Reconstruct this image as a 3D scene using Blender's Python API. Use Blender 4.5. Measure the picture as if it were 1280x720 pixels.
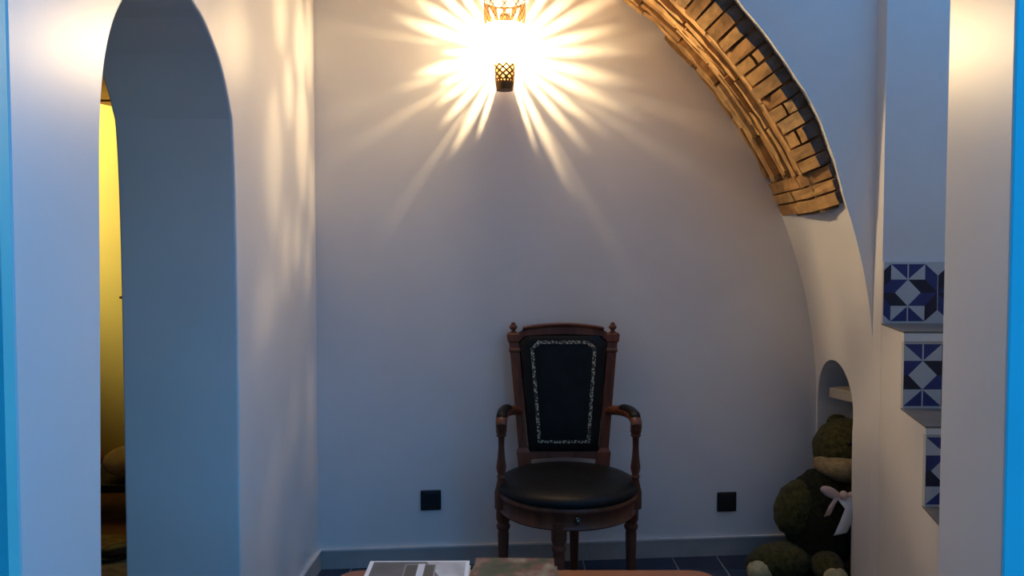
import bpy, bmesh, math, random
from mathutils import Vector, Matrix, noise
R = math.radians
random.seed(11)
for o in list(bpy.data.objects):
    bpy.data.objects.remove(o)
scene = bpy.context.scene
C = scene.collection

# ------------------------------------------------------------------ camera, sky, exposure
cam_d = bpy.data.cameras.new('camera')
cam_d.sensor_width = 36.0
cam_d.lens = 36.0 * 1000 / 1280
cam_d.clip_start = 0.02
cam = bpy.data.objects.new('camera', cam_d)
C.objects.link(cam)
cam.location = (0, 0, 1.216)
cam.rotation_euler = (R(90 - 2.29), 0, 0)
scene.camera = cam

world = bpy.data.worlds.new('dusk_sky')
scene.world = world
world.use_nodes = True
bgn = world.node_tree.nodes['Background']
bgn.inputs['Color'].default_value = (0.04, 0.42, 1.05, 1)
bgn.inputs['Strength'].default_value = 2.25

LAMP_W = 24.0
LAMP_COL = (1.0, 0.72, 0.38)

vs = scene.view_settings
vs.view_transform = 'Standard'
vs.look = 'None'
vs.gamma = 1.0
vs.use_curve_mapping = False
vs.exposure = 0.0

# ------------------------------------------------------------------ materials
MATS = {}
def mat(name, col, rough=0.5, spec=0.5, metal=0.0, var=0.0, vscale=6.0, bump=0.0, bscale=60.0, sheen=0.0,
        col2=None, detail=4.0, stretch=None, coat=0.0):
    m = bpy.data.materials.new(name)
    m.use_nodes = True
    nt = m.node_tree
    b = nt.nodes['Principled BSDF']
    b.inputs['Base Color'].default_value = (*col, 1)
    b.inputs['Roughness'].default_value = rough
    b.inputs['Specular IOR Level'].default_value = spec
    b.inputs['Metallic'].default_value = metal
    if sheen:
        b.inputs['Sheen Weight'].default_value = sheen
        b.inputs['Sheen Roughness'].default_value = 0.6
    if coat:
        b.inputs['Coat Weight'].default_value = coat
        b.inputs['Coat Roughness'].default_value = 0.2
    tc = nt.nodes.new('ShaderNodeTexCoord')
    src = tc.outputs['Object']
    if stretch:
        mp = nt.nodes.new('ShaderNodeMapping')
        mp.inputs['Scale'].default_value = stretch
        nt.links.new(src, mp.inputs['Vector'])
        src = mp.outputs['Vector']
    if var or col2:
        n = nt.nodes.new('ShaderNodeTexNoise')
        n.inputs['Scale'].default_value = vscale
        n.inputs['Detail'].default_value = detail
        nt.links.new(src, n.inputs['Vector'])
        mx = nt.nodes.new('ShaderNodeMix')
        mx.data_type = 'RGBA'
        c2 = col2 if col2 else tuple(min(1, c * (1 + var)) for c in col)
        c1 = col if col2 else tuple(c * (1 - var) for c in col)
        mx.inputs[6].default_value = (*c1, 1)
        mx.inputs[7].default_value = (*c2, 1)
        cr = nt.nodes.new('ShaderNodeMapRange')
        cr.inputs[1].default_value = 0.35
        cr.inputs[2].default_value = 0.65
        nt.links.new(n.outputs['Fac'], cr.inputs[0])
        nt.links.new(cr.outputs[0], mx.inputs[0])
        nt.links.new(mx.outputs[2], b.inputs['Base Color'])
    if bump:
        n2 = nt.nodes.new('ShaderNodeTexNoise')
        n2.inputs['Scale'].default_value = bscale
        n2.inputs['Detail'].default_value = 3
        nt.links.new(src, n2.inputs['Vector'])
        bp = nt.nodes.new('ShaderNodeBump')
        bp.inputs['Strength'].default_value = bump
        bp.inputs['Distance'].default_value = 0.004
        nt.links.new(n2.outputs['Fac'], bp.inputs['Height'])
        nt.links.new(bp.outputs['Normal'], b.inputs['Normal'])
    MATS[name] = m
    return m

def emit_clear(name, col, strength, clear):
    m = bpy.data.materials.new(name)
    m.use_nodes = True
    nt = m.node_tree
    nt.nodes.remove(nt.nodes['Principled BSDF'])
    e = nt.nodes.new('ShaderNodeEmission')
    e.inputs['Color'].default_value = (*col, 1)
    e.inputs['Strength'].default_value = strength
    t = nt.nodes.new('ShaderNodeBsdfTransparent')
    t.inputs['Color'].default_value = (clear, clear, clear, 1)
    a = nt.nodes.new('ShaderNodeAddShader')
    nt.links.new(e.outputs[0], a.inputs[0])
    nt.links.new(t.outputs[0], a.inputs[1])
    nt.links.new(a.outputs[0], nt.nodes['Material Output'].inputs['Surface'])
    MATS[name] = m
    return m

mat('plaster', (0.74, 0.72, 0.70), rough=0.45, spec=0.45, var=0.03, vscale=3, bump=0.12, bscale=18)
mat('plaster_gloss', (0.70, 0.69, 0.67), rough=0.36, spec=0.5, var=0.03, vscale=2.5, bump=0.10, bscale=7)
mat('blue_face', (0.12, 0.64, 0.68), rough=0.5, spec=0.3, var=0.05, vscale=4, bump=0.1, bscale=50)
mat('side_room_paint', (0.20, 0.14, 0.07), rough=0.7, var=0.1)
mat('side_room_dark', (0.16, 0.10, 0.05), rough=0.7, var=0.2)
mat('ceiling_paint', (0.72, 0.68, 0.62), rough=0.7, var=0.04)
mat('lintel_dark', (0.10, 0.06, 0.035), rough=0.7, var=0.2)  # chosen dark so the unseen lintel bounces little lamp light
mat('patio_stone', (0.10, 0.095, 0.09), rough=0.8, var=0.15, vscale=4)
mat('sky_block_grey', (0.28, 0.27, 0.26), rough=0.8, var=0.05)  # for the unseen sky-blocking walls, dark to limit bounce
mat('baseboard', (0.38, 0.35, 0.32), rough=0.5, var=0.08, vscale=9)
mat('baseboard_cap', (0.60, 0.59, 0.57), rough=0.5, var=0.05, vscale=9)
mat('grout', (0.42, 0.41, 0.40), rough=0.9, var=0.1)
mat('floor_tile', (0.022, 0.032, 0.065), rough=0.38, var=0.25, vscale=7, bump=0.05, bscale=30)
mat('mortar', (0.20, 0.115, 0.05), rough=0.95, var=0.3, vscale=25, bump=0.6, bscale=60)
mat('brick_a', (0.45, 0.255, 0.095), rough=0.9, var=0.22, vscale=22, bump=0.8, bscale=45)
mat('brick_b', (0.37, 0.195, 0.07), rough=0.9, var=0.25, vscale=18, bump=0.8, bscale=40)
mat('brick_c', (0.54, 0.33, 0.14), rough=0.9, var=0.2, vscale=26, bump=0.8, bscale=50)
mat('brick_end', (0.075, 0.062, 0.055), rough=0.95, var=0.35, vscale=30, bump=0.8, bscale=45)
mat('tread_stone', (0.13, 0.115, 0.10), rough=0.45, var=0.1, vscale=12)
mat('tile_white', (0.50, 0.52, 0.53), rough=0.3, var=0.03, vscale=10)
mat('tile_blue', (0.022, 0.036, 0.16), rough=0.3, var=0.1, vscale=14)
mat('tile_black', (0.010, 0.012, 0.034), rough=0.3, var=0.1, vscale=14)
mat('mahogany', (0.13, 0.040, 0.019), rough=0.4, spec=0.35, var=0.3, vscale=30, stretch=(1, 1, 0.15), bump=0.1, bscale=80)
mat('leather', (0.010, 0.010, 0.010), rough=0.45, spec=0.16, var=0.15, vscale=14, bump=0.25, bscale=120)
mat('black_plastic', (0.008, 0.010, 0.014), rough=0.35)
mat('black_plastic_inner', (0.006, 0.008, 0.011), rough=0.42)
mat('bronze', (0.16, 0.085, 0.03), rough=0.45, metal=0.7, var=0.2, vscale=60)
mat('table_wood', (0.26, 0.075, 0.02), rough=0.35, var=0.2, vscale=10, stretch=(0.15, 1, 1), coat=0.3)
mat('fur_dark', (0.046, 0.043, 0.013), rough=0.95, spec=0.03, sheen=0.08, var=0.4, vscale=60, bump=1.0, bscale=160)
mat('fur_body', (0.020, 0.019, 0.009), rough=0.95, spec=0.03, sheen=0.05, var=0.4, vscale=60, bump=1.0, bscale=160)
mat('fur_tan', (0.27, 0.20, 0.10), rough=0.95, spec=0.03, sheen=0.05, var=0.2, vscale=60, bump=0.8, bscale=160)
mat('fur_cream', (0.42, 0.36, 0.20), rough=0.95, spec=0.05, var=0.15, vscale=50, bump=0.6, bscale=140)
mat('ribbon_white', (0.62, 0.61, 0.60), rough=0.55, var=0.05)
mat('ribbon_pink', (0.52, 0.38, 0.33), rough=0.55, var=0.05)
mat('glass_eye', (0.006, 0.005, 0.004), rough=0.1)
mat('shelf_white', (0.36, 0.33, 0.29), rough=0.6, var=0.04)
mat('shelf_under', (0.06, 0.06, 0.07), rough=0.8, var=0.2)
mat('timber', (0.42, 0.24, 0.08), rough=0.7, var=0.25, vscale=9, stretch=(0.2, 1, 1))
mat('door_paint', (0.86, 0.74, 0.34), rough=0.5, var=0.02)
mat('dark_iron', (0.02, 0.018, 0.015), rough=0.5)
mat('terracotta', (0.20, 0.085, 0.045), rough=0.7, var=0.2)
mat('rug', (0.30, 0.20, 0.09), rough=0.95, var=0.3, vscale=30)
mat('cushion', (0.40, 0.16, 0.10), rough=0.9, var=0.25, vscale=9)
mat('cushion_pale', (0.55, 0.40, 0.28), rough=0.9, var=0.2, vscale=9)
mat('paper', (0.70, 0.69, 0.66), rough=0.6)
mat('page_edge', (0.48, 0.45, 0.38), rough=0.8, var=0.1, vscale=80)
mat('cover_dark', (0.045, 0.045, 0.05), rough=0.4)
mat('cover_green', (0.07, 0.085, 0.05), rough=0.4, var=0.2)
emit_clear('glare_glow', (1.0, 0.73, 0.40), 135.0, 0.97)  # added glow on the lamp front, for glare and soft fill light
emit_clear('bulb_core', (1.0, 0.88, 0.62), 60.0, 0.97)

# back splat border: tooled gold leaf scroll on black leather
def gold_mat():
    m = bpy.data.materials.new('gold_tooling')
    m.use_nodes = True
    nt = m.node_tree
    b = nt.nodes['Principled BSDF']
    tc = nt.nodes.new('ShaderNodeTexCoord')
    v = nt.nodes.new('ShaderNodeTexVoronoi')
    v.inputs['Scale'].default_value = 120
    nt.links.new(tc.outputs['Object'], v.inputs['Vector'])
    r = nt.nodes.new('ShaderNodeValToRGB')
    r.color_ramp.elements[0].position = 0.34
    r.color_ramp.elements[0].color = (0.48, 0.44, 0.30, 1)
    r.color_ramp.elements[1].position = 0.52
    r.color_ramp.elements[1].color = (0.03, 0.028, 0.02, 1)
    nt.links.new(v.outputs['Distance'], r.inputs[0])
    nt.links.new(r.outputs[0], b.inputs['Base Color'])
    b.inputs['Roughness'].default_value = 0.4
    MATS['gold_tooling'] = m
gold_mat()

# ------------------------------------------------------------------ mesh helpers
def setm(me, names):
    for n in (names if isinstance(names, (list, tuple)) else [names]):
        me.materials.append(MATS[n])

def mesh_obj(name, verts, faces, m, parent=None, smooth=False, fm=None, sharp=None):
    me = bpy.data.meshes.new(name)
    me.from_pydata([tuple(v) for v in verts], [], faces)
    bm = bmesh.new(); bm.from_mesh(me)
    bmesh.ops.recalc_face_normals(bm, faces=bm.faces[:])
    if fm is not None:
        bm.faces.ensure_lookup_table()
        for i, f in enumerate(bm.faces):
            f.material_index = fm[i]
    bm.to_mesh(me); bm.free()
    setm(me, m)
    if smooth:
        me.polygons.foreach_set('use_smooth', [True] * len(me.polygons))
        if sharp:
            me.set_sharp_from_angle(angle=R(sharp))
    o = bpy.data.objects.new(name, me)
    C.objects.link(o)
    if parent is not None:
        o.parent = parent
    return o

def empty(name, loc=(0, 0, 0), rz=0, label=None, cat=None, group=None, kind=None):
    o = bpy.data.objects.new(name, None)
    o.empty_display_size = 0.05
    C.objects.link(o)
    o.location = loc
    o.rotation_euler = (0, 0, rz)
    tag(o, label, cat, group, kind)
    return o

def tag(o, label=None, cat=None, group=None, kind=None):
    if label: o['label'] = label
    if cat: o['category'] = cat
    if group: o['group'] = group
    if kind: o['kind'] = kind
    return o

def bevel(o, w, seg=2, ang=35):
    md = o.modifiers.new('bevel', 'BEVEL')
    md.width = w; md.segments = seg; md.limit_method = 'ANGLE'; md.angle_limit = R(ang)
    return o

def box(name, lo, hi, m, parent=None, bev=0.0, fm=None):
    (a, b, c), (d, e, f) = lo, hi
    v = [(a, b, c), (d, b, c), (d, e, c), (a, e, c), (a, b, f), (d, b, f), (d, e, f), (a, e, f)]
    fs = [(0, 3, 2, 1), (4, 5, 6, 7), (0, 1, 5, 4), (1, 2, 6, 5), (2, 3, 7, 6), (3, 0, 4, 7)]
    o = mesh_obj(name, v, fs, m, parent, fm=fm)
    if bev: bevel(o, bev)
    return o

def prism(name, pts, off, m, parent=None, smooth=False, fm=None):
    """polygon (list of 3d points) extruded by vector off"""
    n = len(pts); off = Vector(off)
    v = [Vector(p) for p in pts] + [Vector(p) + off for p in pts]
    fs = [tuple(range(n)), tuple(range(2 * n - 1, n - 1, -1))]
    fs += [(i, (i + 1) % n, n + (i + 1) % n, n + i) for i in range(n)]
    return mesh_obj(name, v, fs, m, parent, smooth=smooth, fm=fm)

def lathe_data(prof, seg=24, cx=0, cy=0):
    v, f = [], []
    for r, z in prof:
        for k in range(seg):
            a = 2 * math.pi * k / seg
            v.append((cx + r * math.cos(a), cy + r * math.sin(a), z))
    n = len(prof)
    for i in range(n - 1):
        for k in range(seg):
            k2 = (k + 1) % seg
            f.append((i * seg + k, i * seg + k2, (i + 1) * seg + k2, (i + 1) * seg + k))
    f.append(tuple(range(seg - 1, -1, -1)))
    f.append(tuple((n - 1) * seg + k for k in range(seg)))
    return v, f

def lathe(name, prof, m, parent=None, seg=24, cx=0, cy=0):
    v, f = lathe_data(prof, seg, cx, cy)
    return mesh_obj(name, v, f, m, parent, smooth=True, sharp=50)

def tube_data(path, rad, seg=12, flat=1.0):
    """swept tube; rad list; flat = vertical squash"""
    P = [Vector(p) for p in path]
    v, f = [], []
    for i, p in enumerate(P):
        t = (P[min(i + 1, len(P) - 1)] - P[max(i - 1, 0)]).normalized()
        up = Vector((0, 0, 1)) if abs(t.z) < 0.95 else Vector((0, 1, 0))
        s = t.cross(up).normalized(); u = s.cross(t).normalized()
        r = rad[i] if isinstance(rad, (list, tuple)) else rad
        for k in range(seg):
            a = 2 * math.pi * k / seg
            v.append(p + s * (r * math.cos(a)) + u * (r * flat * math.sin(a)))
    for i in range(len(P) - 1):
        for k in range(seg):
            k2 = (k + 1) % seg
            f.append((i * seg + k, i * seg + k2, (i + 1) * seg + k2, (i + 1) * seg + k))
    f.append(tuple(range(seg)))
    f.append(tuple((len(P) - 1) * seg + k for k in range(seg)))
    return v, f

def tube(name, path, rad, m, parent=None, seg=12, flat=1.0):
    v, f = tube_data(path, rad, seg, flat)
    return mesh_obj(name, v, f, m, parent, smooth=True, sharp=60)

def spline(pts, n):
    """Catmull-Rom through pts"""
    P = [Vector(p) for p in pts]
    out = []
    for i in range(len(P) - 1):
        p0 = P[max(i - 1, 0)]; p1 = P[i]; p2 = P[i + 1]; p3 = P[min(i + 2, len(P) - 1)]
        for k in range(n):
            t = k / n
            out.append(0.5 * ((2 * p1) + (p2 - p0) * t + (2 * p0 - 5 * p1 + 4 * p2 - p3) * t * t + (3 * p1 - p0 - 3 * p2 + p3) * t ** 3))
    out.append(P[-1])
    return out

def lerp_tab(x, tab):
    if x <= tab[0][0]: return tab[0][1]
    for (a, b), (c, d) in zip(tab, tab[1:]):
        if x <= c: return b + (d - b) * (x - a) / (c - a)
    return tab[-1][1]

def blob(name, center, rad, m, parent=None, rot=(0, 0, 0), fuzz=0.0, subdiv=4, seed=0):
    bm = bmesh.new()
    bmesh.ops.create_icosphere(bm, subdivisions=subdiv, radius=1.0)
    M = Matrix.Translation(center) @ (Matrix.Rotation(rot[2], 4, 'Z') @ Matrix.Rotation(rot[1], 4, 'Y') @ Matrix.Rotation(rot[0], 4, 'X')) @ Matrix.Diagonal((*rad, 1))
    for vv in bm.verts:
        p = vv.co.copy()
        if fuzz:
            d = noise.noise(p * 3.1 + Vector((seed, 0, 0))) * fuzz + noise.noise(p * 14 + Vector((0, seed, 0))) * fuzz * 0.5
            p *= 1 + d
        vv.co = M @ p
    me = bpy.data.meshes.new(name)
    bm.to_mesh(me); bm.free()
    setm(me, m)
    me.polygons.foreach_set('use_smooth', [True] * len(me.polygons))
    o = bpy.data.objects.new(name, me); C.objects.link(o)
    if parent is not None: o.parent = parent
    return o

# ------------------------------------------------------------------ the place: measures in metres
HC = 2.90                                  # ceiling
BL, BR = Vector((-0.752, 3.07)), Vector((1.245, 3.25))
BS = (BR.y - BL.y) / (BR.x - BL.x)
def yb(x): return BL.y + (x - BL.x) * BS   # the back wall is a little askew
XR = 1.245                                 # right wall
YF = 2.754                                 # front face of the arch wall
AC = Vector((-0.826, 0.586))               # arch centre (x, z)
RI = 2.071                                 # arch soffit radius
ROUT = [(0, 2.072), (11.2, 2.105), (15.8, 2.117), (22.1, 2.131), (30.8, 2.179), (43.7, 2.188), (90, 2.19)]
def arc(r, th, y): return Vector((AC.x + r * math.cos(R(th)), y, AC.y + r * math.sin(R(th))))
TH0 = 22.3                                 # bricks start here

# floor with single tiles
floor = box('floor', (-0.80, 1.24, -0.06), (2.10, 3.45, -0.004), 'grout')
tag(floor, 'dark blue square floor tiles with pale grout under the chair', None, None, 'structure')
TP = 0.182
tile_me = None
for i in range(-6, 10):
    for j in range(0, 12):
        x0 = 0.285 + i * TP; y0 = 1.25 + j * TP
        if x0 + TP * 0.5 < -0.80 or x0 > 2.0: continue
        if tile_me is None:
            t = box('tile', (0.002, 0.002, -0.012), (TP - 0.003, TP - 0.003, 0), 'floor_tile', floor, bev=0.0015)
            tile_me = t.data
        else:
            t = bpy.data.objects.new('tile', tile_me); C.objects.link(t); t.parent = floor
            bevel(t, 0.0015)
        t.location = (x0, y0, random.uniform(-0.0006, 0.0))

# back wall
def wall_between(name, a, b, z0, z1, thick, m):
    a, b = Vector(a), Vector(b)
    d = (b - a).normalized(); n = Vector((-d.y, d.x)) * thick
    pts = [(a.x, a.y, z0), (b.x, b.y, z0), (b.x, b.y, z1), (a.x, a.y, z1)]
    return prism(name, pts, (n.x, n.y, 0), m)
o = wall_between('wall_back', (-1.2, yb(-1.2)), (2.15, yb(2.15)), 0, HC, 0.2, 'plaster')
tag(o, 'pale plaster back wall behind the armchair', None, None, 'structure')

# left wall with the pointed doorway, 0.32 m thick
def xl(y): return -0.752 - 0.02 * (3.07 - y)
near = [(1.500, 0), (1.507, 0.6), (1.517, 0.94), (1.526, 1.25), (1.530, 1.40), (1.535, 1.475), (1.543, 1.53), (1.559, 1.60), (1.589, 1.671), (1.632, 1.731), (1.70, 1.80), (1.775, 1.86), (1.845, 1.915)]
far = [(1.885, 1.885), (1.962, 1.835), (2.023, 1.811), (2.082, 1.771), (2.134, 1.727), (2.176, 1.669), (2.205, 1.612), (2.219, 1.568), (2.230, 1.40), (2.235, 1.10), (2.234, 0.6), (2.230, 0)]
def sm(p):
    q = spline([(a, b, 0) for a, b in p], 3)
    return [(v.x, v.y) for v in q]
outl = [(1.262, 0)] + sm(near) + [(1.866, 1.925)] + sm(far) + [(3.12, 0), (3.12, HC), (1.262, HC)]
o = prism('wall_left', [(xl(y), y, z) for y, z in outl], (-0.325, 0, 0), 'plaster_gloss')
tag(o, 'pale plaster left wall with a pointed arch doorway', None, None, 'structure')
bevel(o, 0.006, 2, 50)

# right wall: plastered arch leg swelling into the arch, with the low niche cut through
def leg_front_x(z):
    if z <= AC.y: return XR
    lo, hi = 0.0, 90.0
    for _ in range(40):
        mid = (lo + hi) / 2
        if lerp_tab(mid, ROUT) * math.sin(R(mid)) < z - AC.y: lo = mid
        else: hi = mid
    return AC.x + lerp_tab(lo, ROUT) * math.cos(R(lo))
def leg_back_x(z):
    if z <= AC.y: return XR
    return AC.x + math.sqrt(max(0, RI ** 2 - (z - AC.y) ** 2))
ZS = AC.y + 2.131 * math.sin(R(TH0))
rows, cols = 44, 14
lv, lf = [], []
for i in range(rows + 1):
    z = ZS * i / rows
    for j in range(cols + 1):
        t = j / cols
        fx, bx_ = leg_front_x(z), leg_back_x(z)
        s = t * t * (3 - 2 * t)
        x = bx_ + (fx - bx_) * s
        y = (yb(XR) + 0.02) + (YF + 0.002 - yb(XR) - 0.02) * t
        x += 0.006 * noise.noise(Vector((y * 6, z * 2.2, 3))) * (1 - t) * min(1, 4 * t + .2)
        lv.append((x, y, z))
nb = len(lv)
for i in range(rows + 1):
    for j in range(cols + 1):
        lv.append((XR + 0.30, lv[i * (cols + 1) + j][1], ZS * i / rows))
W = cols + 1
for i in range(rows):
    for j in range(cols):
        a = i * W + j
        lf.append((a, a + 1, a + W + 1, a + W)); a += nb
        lf.append((a, a + W, a + W + 1, a + 1))
    a = i * W; lf.append((a, a + W, a + W + nb, a + nb))
    a = i * W + cols; lf.append((a, a + nb, a + W + nb, a + W))
for j in range(cols):
    lf.append((j, j + nb, j + 1 + nb, j + 1)); a = rows * W + j
    lf.append((a, a + 1, a + 1 + nb, a + nb))
leg = mesh_obj('wall_right', lv, lf, 'plaster', smooth=True, sharp=40)
# niche cutter: rounded top
cp = []
NY0, NY1, NZ = 2.905, 3.30, 0.60
for k in range(0, 25):
    a = math.pi * k / 24
    cy_ = (NY0 + 3.236) / 2; hw = (3.236 - NY0) / 2
    cp.append((1.0, cy_ - hw * math.cos(a) + (0.0), NZ + 0.215 * math.sin(a)))
cp = [(1.0, NY0 - 0.012, -0.1)] + cp + [(1.0, 3.236, -0.1)]
cut = prism('cutter', cp, (1.2, 0, 0), 'plaster')
md = leg.modifiers.new('niche', 'BOOLEAN'); md.object = cut; md.operation = 'DIFFERENCE'; md.solver = 'EXACT'
dg = bpy.context.evaluated_depsgraph_get()
nm = bpy.data.meshes.new_from_object(leg.evaluated_get(dg))
leg.modifiers.clear(); leg.data = nm
nm.set_sharp_from_angle(angle=R(40))
bpy.data.objects.remove(cut)
tag(leg, 'plastered arch foot on the right with a low rounded niche', None, None, 'structure')

# arch wall above (spandrel)
pts = []
for k in range(0, 49):
    th = 90 - 82 * k / 48
    pts.append(arc(lerp_tab(th, ROUT), th, YF))
pts += [(1.55, YF, pts[-1].z), (1.55, YF, HC), (-1.0, YF, HC), (-1.0, YF, AC.y + 2.19)]
o = prism('wall_arch', pts, (0, 0.62, 0), 'plaster')
tag(o, 'pale plaster wall above and beside the brick arch', None, None, 'structure')

# plaster lip round the outer brick edge and the ledge under the bricks
lipv, lipf = [], []
N = 60
for k in range(N + 1):
    th = TH0 - 0.3 + (90 - TH0) * k / N
    ro = lerp_tab(th, ROUT); w = 0.003 + 0.004 * noise.noise(Vector((th * 0.7, 0, 0)))
    for r_, y_ in ((ro - w, YF - 0.004), (ro + 0.006, YF - 0.004), (ro + 0.010, YF + 0.003), (ro - w, YF + 0.02)):
        lipv.append(arc(r_, th, y_))
for k in range(N):
    for q in range(4):
        a = k * 4 + q; b = k * 4 + (q + 1) % 4
        lipf.append((a, b, b + 4, a + 4))
lipf += [(0, 1, 2, 3), (N * 4, N * 4 + 3, N * 4 + 2, N * 4 + 1)]
o = mesh_obj('trim_1', lipv, lipf, 'plaster')
tag(o, 'thin white plaster edge along the brick arch', None, None, 'structure')

# brick arch: mortar core + single bricks
arch = empty('brick_arch', arc(RI, TH0, 3.0), 0, 'exposed golden brown brick arch curving over the back wall', None, None, 'structure')
ainv = Matrix.Translation(-Vector(arch.location))
def ring(name, sec, th0, th1, n, m, jit=0.0, dark=None):
    """section (r, y) swept from th0 to th1; solid"""
    v, f = [], []
    k = len(sec)
    for i in range(n + 1):
        th = th0 + (th1 - th0) * i / n
        for q, (r_, y_) in enumerate(sec):
            p = arc(r_, th, y_)
            if jit:
                nz = Vector((random.uniform(-1, 1), random.uniform(-1, 1), random.uniform(-1, 1))) * jit
                p = p + nz
            v.append(ainv @ p)
    for i in range(n):
        for q in range(k):
            a = i * k + q; b = i * k + (q + 1) % k
            f.append((a, b, b + k, a + k))
    f.append(tuple(range(k))); f.append(tuple(n * k + q for q in range(k)))
    fm = None
    if dark is not None:
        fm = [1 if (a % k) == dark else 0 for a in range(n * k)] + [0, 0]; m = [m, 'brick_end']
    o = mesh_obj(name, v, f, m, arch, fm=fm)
    return o
YC = 2.85
def ymax(th): return yb(AC.x + RI * math.cos(R(th))) + 0.01
ring('mortar_bed', [(RI + 0.014, 3.30), (RI + 0.014, YC + 0.012), (2.150, 2.790), (2.186, 2.790), (2.186, 3.30)], TH0 - 0.2, 91, 70, 'mortar')
bm_names = ['brick_a', 'brick_b', 'brick_c', 'brick_a']
th = TH0
n_full = 3
i = 0
while th < 89:
    d = random.uniform(1.25, 1.6)
    g = 0.13
    t0, t1 = th + g * random.uniform(.5, 1.2), th + d - g * random.uniform(.5, 1.2)
    ro = min(lerp_tab(th, ROUT) - 0.002, 2.186)
    inn = RI + random.uniform(-0.010, 0.006)
    yc = YC + random.uniform(-0.012, 0.010)
    if i < n_full:
        # the lowest courses run the full depth of the soffit
        inn = RI + random.uniform(-0.006, 0.002)
        ys = 3.06 - 0.05 * i + random.uniform(-.03, .03)
        ring('brick', [(inn, ymax(th)), (inn, ys + 0.004), (inn + .05, ys + 0.004), (inn + .05, ymax(th))], t0, t1, 2, random.choice(bm_names), 0.002)
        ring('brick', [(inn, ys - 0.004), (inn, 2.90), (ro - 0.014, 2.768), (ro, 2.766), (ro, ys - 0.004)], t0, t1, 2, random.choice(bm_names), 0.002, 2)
    else:
        rr = ro - random.uniform(0.040, 0.060)
        if random.random() < 0.22:
            # course split in two pieces
            f_ = random.uniform(.5, .7)
            ra, ya = inn + (rr - inn) * f_, yc + (2.776 - yc) * f_
            ring('brick', [(inn, yc), (ra - .002, ya + .003), (ra + .03, ya + .06), (inn + .04, yc + .03)], t0, t1, 2, random.choice(bm_names), 0.002)
            dd = random.uniform(0, .008)
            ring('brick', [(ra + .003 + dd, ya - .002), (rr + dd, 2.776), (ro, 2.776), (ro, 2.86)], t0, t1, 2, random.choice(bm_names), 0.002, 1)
        else:
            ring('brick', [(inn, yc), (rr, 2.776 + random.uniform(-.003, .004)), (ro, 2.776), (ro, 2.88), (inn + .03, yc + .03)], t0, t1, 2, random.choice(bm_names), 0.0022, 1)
    th += d; i += 1
# long thin bricks laid along the curve of the soffit
th_l = TH0 + 1.5 * n_full
yrow = YC + 0.004
row = 0
while yrow < 3.19:
    w = random.uniform(0.026, 0.046)
    th = th_l + random.uniform(-0.6, 0.5)
    base = random.uniform(-0.016, 0.014)
    while th < 89:
        d = random.uniform(4.5, 9.0)
        inn = RI + base + random.uniform(-0.008, 0.008)
        ym = max(ymax(th), ymax(th + d))
        y0, y1 = yrow + random.uniform(0, .004), min(yrow + w - random.uniform(.003, .007), ym)
        if y1 - y0 > 0.006:
            ring('brick', [(inn + random.uniform(0, .006), y0), (inn + random.uniform(0, .006), y1), (RI + .045, y1), (RI + .045, y0)],
                 th + .1, th + d - .12, max(3, int(d)), random.choice(bm_names), 0.0028)
        th += d
    yrow += w; row += 1

# stair pier and stairs on the right
o = box('wall_stair', (XR + 0.0005, 2.69, 0.0), (2.10, 2.7565, HC), 'plaster')
tag(o, 'pale plaster wall rising above the tiled stair', None, None, 'structure')
# the stair side runs slightly aslant
def sx(y): return 1.2460 - 0.2325 * (2.69 - y)
RY = [2.680, 2.400, 2.150, 1.905, 1.660]                # riser planes
RT = [1.196, 0.958, 0.732, 0.510, 0.285]               # riser tile tops
RB = [0.990, 0.756, 0.534, 0.312, 0.090]               # riser tile bottoms = treads
stairs = empty('staircase', (1.5, 2.1, 0), 0, 'plastered stair with blue and white tiled risers on the right', None, None, 'structure')
sinv = Matrix.Translation(-Vector(stairs.location))
prof = [(2.70, 0), (2.70, RT[0] + 0.0)]
prof = [(RY[0] + 0.02, RT[0])]
for k in range(5):
    if k: prof.append((RY[k] - 0.003, RB[k - 1] - 0.006)); prof.append((RY[k] - 0.003, RT[k] + 0.001))
    prof.append((RY[k] + 0.016, RT[k] + 0.001))
    prof.append((RY[k] + 0.016, RB[k] - 0.006))
prof.append((1.50, RB[4] - 0.006)); prof.append((1.50, 0)); prof.append((RY[0] + 0.02, 0))
# body: left side follows the slanted stair line
vb, fb = [], []
n = len(prof)
clean = []
for p in prof:
    if not clean or (abs(p[0] - clean[-1][0]) + abs(p[1] - clean[-1][1])) > 1e-4: clean.append(p)
prof = clean; n = len(prof)
for y, z in prof: vb.append(sinv @ Vector((sx(y), y, z)))
for y, z in prof: vb.append(sinv @ Vector((2.09, y, z)))
for k in range(n):
    k2 = (k + 1) % n
    fb.append((k, k2, n + k2, n + k))
fb.append(tuple(range(n))); fb.append(tuple(range(2 * n - 1, n - 1, -1)))
mesh_obj('stair_body', vb, fb, 'plaster', stairs)
for k in range(5):
    y1 = RY[k] + 0.016; y0 = RY[k + 1] - 0.004 if k < 4 else 1.50
    z = RB[k]
    pts = [(sx(y0) - 0.001, y0, z - 0.006), (sx(y1) - 0.001, y1, z - 0.006), (2.088, y1, z - 0.006), (2.088, y0, z - 0.006)]
    t = prism('tread', [sinv @ Vector(p) for p in pts], (0, 0, 0.006), 'tread_stone', stairs)
    bevel(t, 0.0015)
def clip(poly, umin, umax):
    for lim, sgn in ((umin, 1), (umax, -1)):
        out = []
        for a, b in zip(poly, poly[1:] + poly[:1]):
            ia, ib = (a[0] - lim) * sgn >= 0, (b[0] - lim) * sgn >= 0
            if ia: out.append(a)
            if ia != ib:
                t = (lim - a[0]) / (b[0] - a[0]); out.append((lim, a[1] + (b[1] - a[1]) * t))
        poly = out
        if len(poly) < 3: return []
    return poly
q = .57; c_ = .43; e = 0.93; ln = 0.022
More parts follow.
